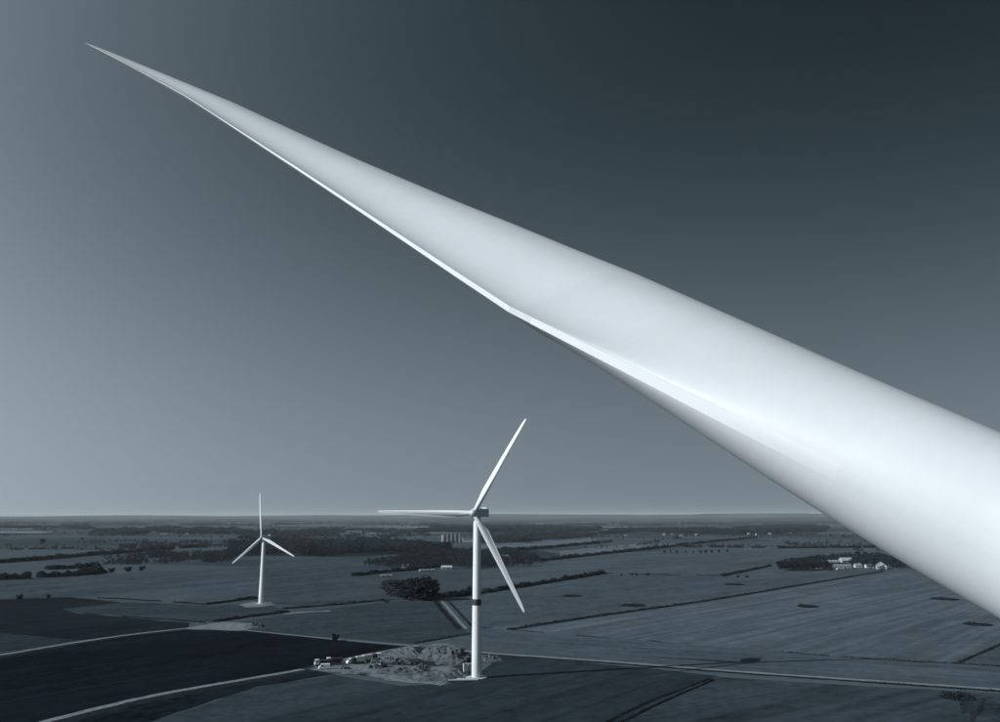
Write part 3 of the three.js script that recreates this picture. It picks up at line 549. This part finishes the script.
// ------------------------------------------------------------------ building site
const soilTex = canvasTone(512, 512, (u, v, c) => { const k = 0.078 * (1 + 0.75 * fbm(u * 7, v * 7, 301) + 0.35 * noise(u * 60, v * 60, 305)); TONE.forEach((q, i) => { c[i] = (0.3 + 0.7 * q) * k; }); });
const soilMat = matte({ map: soilTex });
function heap(label, px, py, w, d, h, turn, m = soilMat, rough = 0.3) {
  const p = gnd(px, py), n = 44, g = new THREE.PlaneGeometry(w, d, n, n); g.rotateX(-Math.PI / 2); const P = g.attributes.position, s = Math.floor(rnd() * 999);
  for (let k = 0; k < P.count; k++) {
    const x = P.getX(k) / w * 2, z = P.getZ(k) / d * 2, r = Math.hypot(x, z) * (1 + 0.22 * fbm(x * 1.7, z * 1.7, s));
    const f = Math.pow(Math.max(0, 1 - r), 0.85);
    P.setY(k, f * h * (1 + (rough + 0.25) * fbm(x * 3, z * 3, s + 3)) + f * 1.3 * noise(x * 7, z * 7, s + 7) + f * 0.7 * noise(x * 16, z * 16, s + 8) - 0.12 * (1 - f));
  }
  g.computeVertexNormals();
  const o = mesh('spoil_heap', g, m); o.position.set(p.x, 0.16, p.z); o.rotation.y = turn; return tag(o, label, 'earth heap', 'spoil heaps on the building site');
}
heap('largest pale spoil heap with a pointed crest', 440, 657, 25, 38, 5.0, 0.5);
heap('dark spoil ridge between the large heap and the tower', 458, 661, 20, 30, 4.4, -0.3, soilMat, 0.5);
heap('low spoil heap behind the row of dark cars', 409, 655, 18, 34, 2.6, 0.9, soilMat, 0.5);
heap('dark edge of turned earth in front of the large heap', 434, 678, 26, 18, 2.2, -0.25, soilMat, 0.6);
heap('small dark earth heap left of the tower foot', 457, 676, 13, 12, 1.5, 0.2, soilMat, 0.6);
heap('pale low earth bank in front of the dark cars', 408, 672, 30, 22, 1.5, 0.1, soilMat, 0.5);
heap('small dark heap just right of the tower behind the road edge', 490, 660, 16, 14, 1.6, 0.3, soilMat, 0.5);
[[398, 662, 7, 9, 1.2], [389, 660, 6, 8, 1.0], [376, 668, 7, 8, 0.9], [422, 668, 8, 9, 1.3], [345, 669, 6, 7, 0.7], [447, 679, 8, 7, 1.2]].forEach(([x, y, w, d, h], k) => heap(['small rubble pile behind the leftmost dark car', 'rubble pile near the top of the site road', 'rubble pile in front of the excavator', 'small rubble pile right of the dark cars', 'flat rubble pile below the white vans', 'rubble pile at the front edge before the tower'][k], x, y, w, d, h, k, soilMat, 0.6));
heap('small heap beside the pale turning area', 255, 627, 14, 16, 2.0, 0.3, soilMat, 0.5);
{
  const p = gnd(467.5, 672), t = thing('block_stack', 'pale stack of concrete blocks beside the tower foot', 'concrete blocks', [p.x, 0.16, p.z], 0.3);
  for (let k = 0; k < 6; k++) mesh('block', box(1.9, 1.2, 1.6, -1 + (k % 2) * 2.0 + rr(-0.1, 0.1), 0.6 + Math.floor(k / 2) * 1.21, rr(-0.15, 0.15), 0.06), concreteMat, t);
  const q = gnd(463, 680), s = mesh('concrete_slab', box(13, 0.3, 4, 0, 0.15, 0, 0.06), concreteMat); s.position.set(q.x, 0.15, q.z); s.rotation.y = 0.08; tag(s, 'flat pale concrete slab left of the tower foot', 'slab');
}
// vehicles
const paintWhite = mat([0.68, 0.72, 0.75], 0.4), paintDark = mat([0.02, 0.024, 0.028], 0.4), paintCream = mat([0.42, 0.43, 0.40], 0.5), paintGrey = mat([0.14, 0.17, 0.19], 0.45), tyreMat = mat([0.012, 0.013, 0.014], 0.9), glassMat = mat([0.015, 0.02, 0.025], 0.08);
const wheelGeo = new THREE.CylinderGeometry(0.5, 0.5, 0.34, 18).rotateX(Math.PI / 2);
const rimGeo = new THREE.CylinderGeometry(0.26, 0.26, 0.36, 12).rotateX(Math.PI / 2);
function wheels(t, xs, w, r) { for (const x of xs) for (const s of [-1, 1]) { const g = mesh('wheel', wheelGeo, tyreMat, t); g.scale.set(2 * r, 2 * r, 1); g.position.set(x, r, s * w / 2); mesh('rim', rimGeo, paintGrey, g); } }
const prism = (pts, w, r = 0.05) => { const g = new THREE.ExtrudeGeometry(new THREE.Shape(pts.map(([x, y]) => new THREE.Vector2(x, y))), { depth: w - 2 * r, bevelEnabled: true, bevelSize: r, bevelThickness: r, bevelSegments: 2 }); g.translate(0, 0, -w / 2 + r); return g; };
function truck(label, px, py, turn, len, cabM, bodyM, kind) {
  const p = gnd(px, py), t = thing(kind === 'tipper' ? 'tipper_truck' : 'box_truck', label, 'truck', [p.x, 0.15, p.z], turn, 'vehicles on the building site'), h = len / 2;
  mesh('chassis', box(len, 0.3, 1.0, 0, 0.95, 0), paintDark, t);
  const cab = mesh('cab', prism([[-h, 0.7], [-h + 2.0, 0.7], [-h + 2.0, 2.95], [-h + 0.35, 2.95], [-h, 1.9]], 2.4), cabM, t);
  mesh('windscreen', box(0.06, 0.85, 2.0, 0, 0, 0, 0.02).rotateZ(-0.32).translate(-h + 0.12, 2.36, 0), glassMat, cab);
  for (const s of [-1, 1]) mesh('side_window', box(0.9, 0.7, 0.05, -h + 1.15, 2.3, s * 1.2, 0.02), glassMat, cab);
  if (kind === 'tipper') mesh('tipper_body', prism([[-h + 2.3, 1.2], [h, 1.2], [h + 0.25, 2.5], [-h + 2.3, 2.7], [-h + 1.6, 2.9], [-h + 1.6, 2.75], [-h + 2.2, 2.6]], 2.45), bodyM, t);
  else mesh('cargo_box', box(len - 2.4, 2.3, 2.45, 1.15, 2.3, 0, 0.06), bodyM, t);
  wheels(t, [-h + 1.1, h - 2.2, h - 1.0], 2.1, 0.5); return t;
}
function car(label, px, py, turn, m, van) {
  const p = gnd(px, py), t = thing(van ? 'van' : 'car', label, van ? 'van' : 'car', [p.x, 0.15, p.z], turn, 'vehicles on the building site');
  const prof = van ? [[-2.5, 0.35], [2.5, 0.35], [2.5, 2.3], [-1.3, 2.35], [-2.0, 1.35], [-2.5, 1.1]] : [[-2.15, 0.3], [2.15, 0.3], [2.15, 0.95], [1.6, 1.02], [0.9, 1.45], [-0.5, 1.45], [-1.1, 0.98], [-2.1, 0.85]];
  const b = mesh('body', prism(prof, van ? 1.95 : 1.75, 0.1), m, t);
  for (const s of [-1, 1]) mesh('side_window', box(van ? 0.9 : 1.5, van ? 0.65 : 0.36, 0.05, van ? -1.0 : 0.15, van ? 1.8 : 1.2, s * (van ? 0.99 : 0.89), 0.02), glassMat, b);
  mesh('windscreen', box(0.05, van ? 1.05 : 0.62, 1.5, 0, 0, 0, 0.02).rotateZ(van ? -0.6 : -0.9).translate(van ? -1.74 : -0.92, van ? 1.9 : 1.26, 0), glassMat, b);
  wheels(t, van ? [-1.6, 1.6] : [-1.35, 1.35], 1.6, 0.33); return t;
}
function excavator(label, px, py, turn, m) {
  const p = gnd(px, py), t = thing('excavator', label, 'excavator', [p.x, 0.15, p.z], turn, 'vehicles on the building site');
  for (const s of [-1, 1]) mesh('track', prism([[-1.9, 0.15], [-1.6, 0], [1.6, 0], [1.9, 0.15], [2.0, 0.5], [1.7, 0.85], [-1.7, 0.85], [-2.0, 0.5]], 0.55).translate(0, 0.03, s * 1.05), tyreMat, t);
  mesh('upper_body', prism([[-1.0, 1.0], [2.3, 1.0], [2.3, 2.0], [0.4, 2.15], [-1.0, 1.9]], 2.5), m, t);
  const c = mesh('cab', box(1.4, 1.7, 1.0, -0.7, 2.1, 0.75, 0.08), m, t); mesh('cab_window', box(1.0, 0.9, 0.05, -0.7, 2.35, 1.26, 0.02), glassMat, c);
  const arm = (x0, y0, x1, y1, w) => { const L = Math.hypot(x1 - x0, y1 - y0), g = box(L, w, 0.4, L / 2, 0, -0.4, 0.06); g.rotateZ(Math.atan2(y1 - y0, x1 - x0)); g.translate(x0, y0, 0); return g; };
  mesh('boom', merge([arm(-0.8, 1.7, -3.2, 4.2, 0.55), arm(-3.1, 4.2, -5.2, 3.9, 0.45)]), m, t); mesh('stick', arm(-5.1, 4.0, -5.9, 1.4, 0.35), m, t);
  mesh('bucket', prism([[-5.6, 1.5], [-6.3, 1.3], [-6.4, 0.5], [-5.6, 0.1], [-5.2, 0.5]], 1.1).translate(0, 0, -0.4), paintDark, t); return t;
}
truck('dark tipper truck with a white cab at the left end of the site', 323, 666, 0.35, 8, paintWhite, paintDark, 'tipper');
truck('dark box truck with a white cab second from the left', 334, 664, 0.35, 7.5, paintWhite, paintDark, 'tipper');
car('white van parked in front of the leftmost trucks', 324, 669.5, 0.3, paintWhite, true);
car('white van at the head of the middle vehicles', 351.5, 663.5, 0.7, paintWhite, true);
truck('cream box truck beside the white van', 358, 664, 0.4, 6.5, paintDark, paintCream, 'box');
truck('dark truck with a cream box in the middle of the row', 365, 662.5, 0.5, 7, paintDark, paintCream, 'box');
truck('dark tipper with a white cab furthest up the site road', 373, 660, 3.5, 8, paintWhite, paintDark, 'tipper');
excavator('grey excavator at the right of the vehicle row', 382, 667.5, 0.6, paintGrey);
['leftmost dark car in the row behind the earth bank', 'second dark car in the row behind the earth bank', 'third dark car in the row behind the earth bank', 'fourth dark car in the row behind the earth bank', 'rightmost dark car in the row behind the earth bank'].forEach((l, k) => car(l, 394 + k * 6, 665.2 - k * 0.2, rr(-0.15, 0.15), k === 2 ? paintGrey : paintDark, false));

// ------------------------------------------------------------------ buildings
const wallWhite = mat([0.40, 0.44, 0.47], 0.85), wallGrey = mat([0.26, 0.31, 0.34], 0.9), roofPale = mat([0.17, 0.205, 0.23], 0.85), roofDark = mat([0.05, 0.06, 0.07], 0.85), paneMat = mat([0.02, 0.026, 0.03], 0.15);
function house(name, label, px, py, w, d, eave, rise, turn, wm, rm, group, o = {}) {
  if (group === 'farm buildings') { w *= 0.9; d *= 0.85; eave *= 0.8; rise *= 0.8; }
  const p = gnd(px, py), t = thing(name, label, o.category || 'building', [p.x, 0.05, p.z], turn, group);
  const g = new THREE.ExtrudeGeometry(new THREE.Shape([[-d / 2, 0], [d / 2, 0], [d / 2, eave], [0, eave + rise], [-d / 2, eave]].map(([x, y]) => new THREE.Vector2(x, y))), { depth: w, bevelEnabled: false }); g.translate(0, 0, -w / 2); g.rotateY(Math.PI / 2);
  mesh('wall', g, wm, t);
  const L = Math.hypot(d / 2 + 0.5, rise * (1 + 1 / d)), a = Math.atan2(rise, d / 2), roof = [];
  for (const s of [-1, 1]) { const r = box(w + 0.8, 0.22, L, 0, 0, 0, 0.03); r.translate(0, 0.13, L / 2); r.rotateX(a); r.translate(0, eave + rise, 0); if (s < 0) r.rotateY(Math.PI); roof.push(r); }
  const rf = mesh('roof', merge(roof), rm, t); if (o.chimney) mesh('chimney', box(0.9, 1.6, 0.9, w * 0.25, eave + rise + 0.5, 0, 0.04), wallGrey, rf);
  const n = Math.max(2, Math.floor(w / 5)); for (let k = 0; k < n; k++) mesh('window', box(1.3, 1.2, 0.1, -w / 2 + w * (k + 0.5) / n, eave * 0.55, d / 2 + 0.02, 0.02), paneMat, t);
  mesh('door', box(o.gate ? 3 : 1.1, o.gate ? 3 : 2.1, 0.12, w * 0.12, o.gate ? 1.5 : 1.05, d / 2 + 0.03, 0.02), o.gate ? roofDark : paneMat, t);
  return t;
}
const fg = 'farm buildings';
house('farmhouse', 'low white farm building at the left front of the farm', 817, 568.5, 20, 8, 3.4, 2.6, 0.1, wallWhite, roofPale, fg, { chimney: true });
house('barn', 'long barn with a pale roof behind the white farm building', 829, 564.5, 34, 12, 4, 4, 0.08, wallGrey, roofPale, fg, { gate: true });
house('barn', 'barn with the brightest pale roof at the back of the farm', 846, 562.5, 20, 14, 4, 5, 0.12, wallGrey, mat([0.30, 0.35, 0.38], 0.8), fg, { gate: true });
house('farmhouse', 'long low white building in the middle front of the farm', 842, 567.8, 26, 8, 3, 2.6, 0.06, wallWhite, roofPale, fg);
house('farmhouse', 'small bright white farmhouse right of the middle', 858, 567.5, 10, 8, 3.6, 3, 0.0, wallWhite, roofPale, fg, { chimney: true });
house('barn', 'farm building with a steep bright white front', 869.5, 567.8, 12, 8, 3.6, 3, 0.05, wallWhite, roofDark, fg);
house('barn', 'big gabled grey barn at the right of the farm', 881.5, 569, 18, 15, 5.5, 6, 1.25, mat([0.34, 0.40, 0.44], 0.9), roofPale, fg, { gate: true });
house('shed', 'small grey shed right of the gabled barn', 891, 567, 10, 8, 3, 2.4, 0.6, wallGrey, roofPale, fg);
house('shed', 'small white shed in front of the farm clump', 840, 570, 9, 5, 2.4, 1.4, 0.05, wallWhite, roofPale, fg);
house('shed', 'long pale shed at the edge of the scrub by the wood', 446.5, 569, 14, 8, 2.6, 1.6, 0.12, wallGrey, mat([0.40, 0.45, 0.48], 0.8), 'sheds by the wood');
house('shed', 'pale glasshouse-like shed left of the long pale shed', 427, 571, 20, 6, 1.3, 0.9, 0.35, wallGrey, roofPale, 'sheds by the wood');
house('shed', 'small pale shed in the scrub behind the dark belt', 405, 567.5, 9, 7, 3, 2, 0.1, wallWhite, roofPale, 'sheds by the wood');
house('shed', 'low pale shed at the left end of the belt', 386, 576.5, 14, 4, 1.2, 0.7, 0.2, wallGrey, roofPale, 'sheds by the wood');
house('farmhouse', 'grey house among the scrub right of the tower', 505, 560, 16, 9, 4, 3.4, 0.3, wallGrey, roofPale, 'sheds by the wood', { chimney: true });
{ // apartment block beyond the wood
  const p = gnd(451, 543), t = thing('apartment_block', 'pale apartment block with vertical bays beyond the wood', 'building', [p.x, 0, p.z], 0.15);
  mesh('wall', box(50, 21, 13, 0, 10.5, 0, 0.1), wallGrey, t); mesh('roof', box(51, 0.8, 14, 0, 21.41, 0, 0.1), roofDark, t);
  for (let k = 0; k < 5; k++) { const b = mesh('stair_tower', box(3.4, 23.2, 2.2, -21 + k * 10.5, 11.6, 7.6, 0.08), mat([0.30, 0.35, 0.38], 0.9), t); void b; for (let q = 0; q < 7; q++) if (k < 4) mesh('window', box(6.0, 1.5, 0.15, -15.75 + k * 10.5, 2.2 + q * 2.75, 6.55, 0.03), paneMat, t); }
  const e = gnd(470, 542.5), w = thing('apartment_block', 'low grey building right of the apartment block', 'building', [e.x, 0, e.z], 0.12);
  mesh('wall', box(40, 11, 12, 0, 5.5, 0, 0.1), wallGrey, w); mesh('roof', box(41, 0.7, 13, 0, 11.36, 0, 0.1), roofDark, w); for (let k = 0; k < 8; k++) mesh('window', box(3, 1.6, 0.15, -17 + k * 4.9, 7.5, 6.05, 0.03), paneMat, w);
}
[[664, 535.5], [672, 535], [681, 536], [697, 535.5], [749, 534.5], [757, 535], [770, 534.6], [790, 533.4], [612, 536.5], [626, 536]].sort((a, b) => a[0] - b[0]).forEach(([x, y], k) => house('house', `${nth[k]} tiny pale house from the left below the far right wood`, x, y, 10, 8, 3.4, 3, rr(-0.4, 0.4), wallGrey, rnd() < 0.5 ? roofDark : roofPale, 'far village houses'));
house('house', 'bright white shed far out near the right horizon', 680, 523.6, 44, 18, 7, 5, 0.05, wallGrey, roofPale, 'far village houses');

renderer.render(scene, camera);
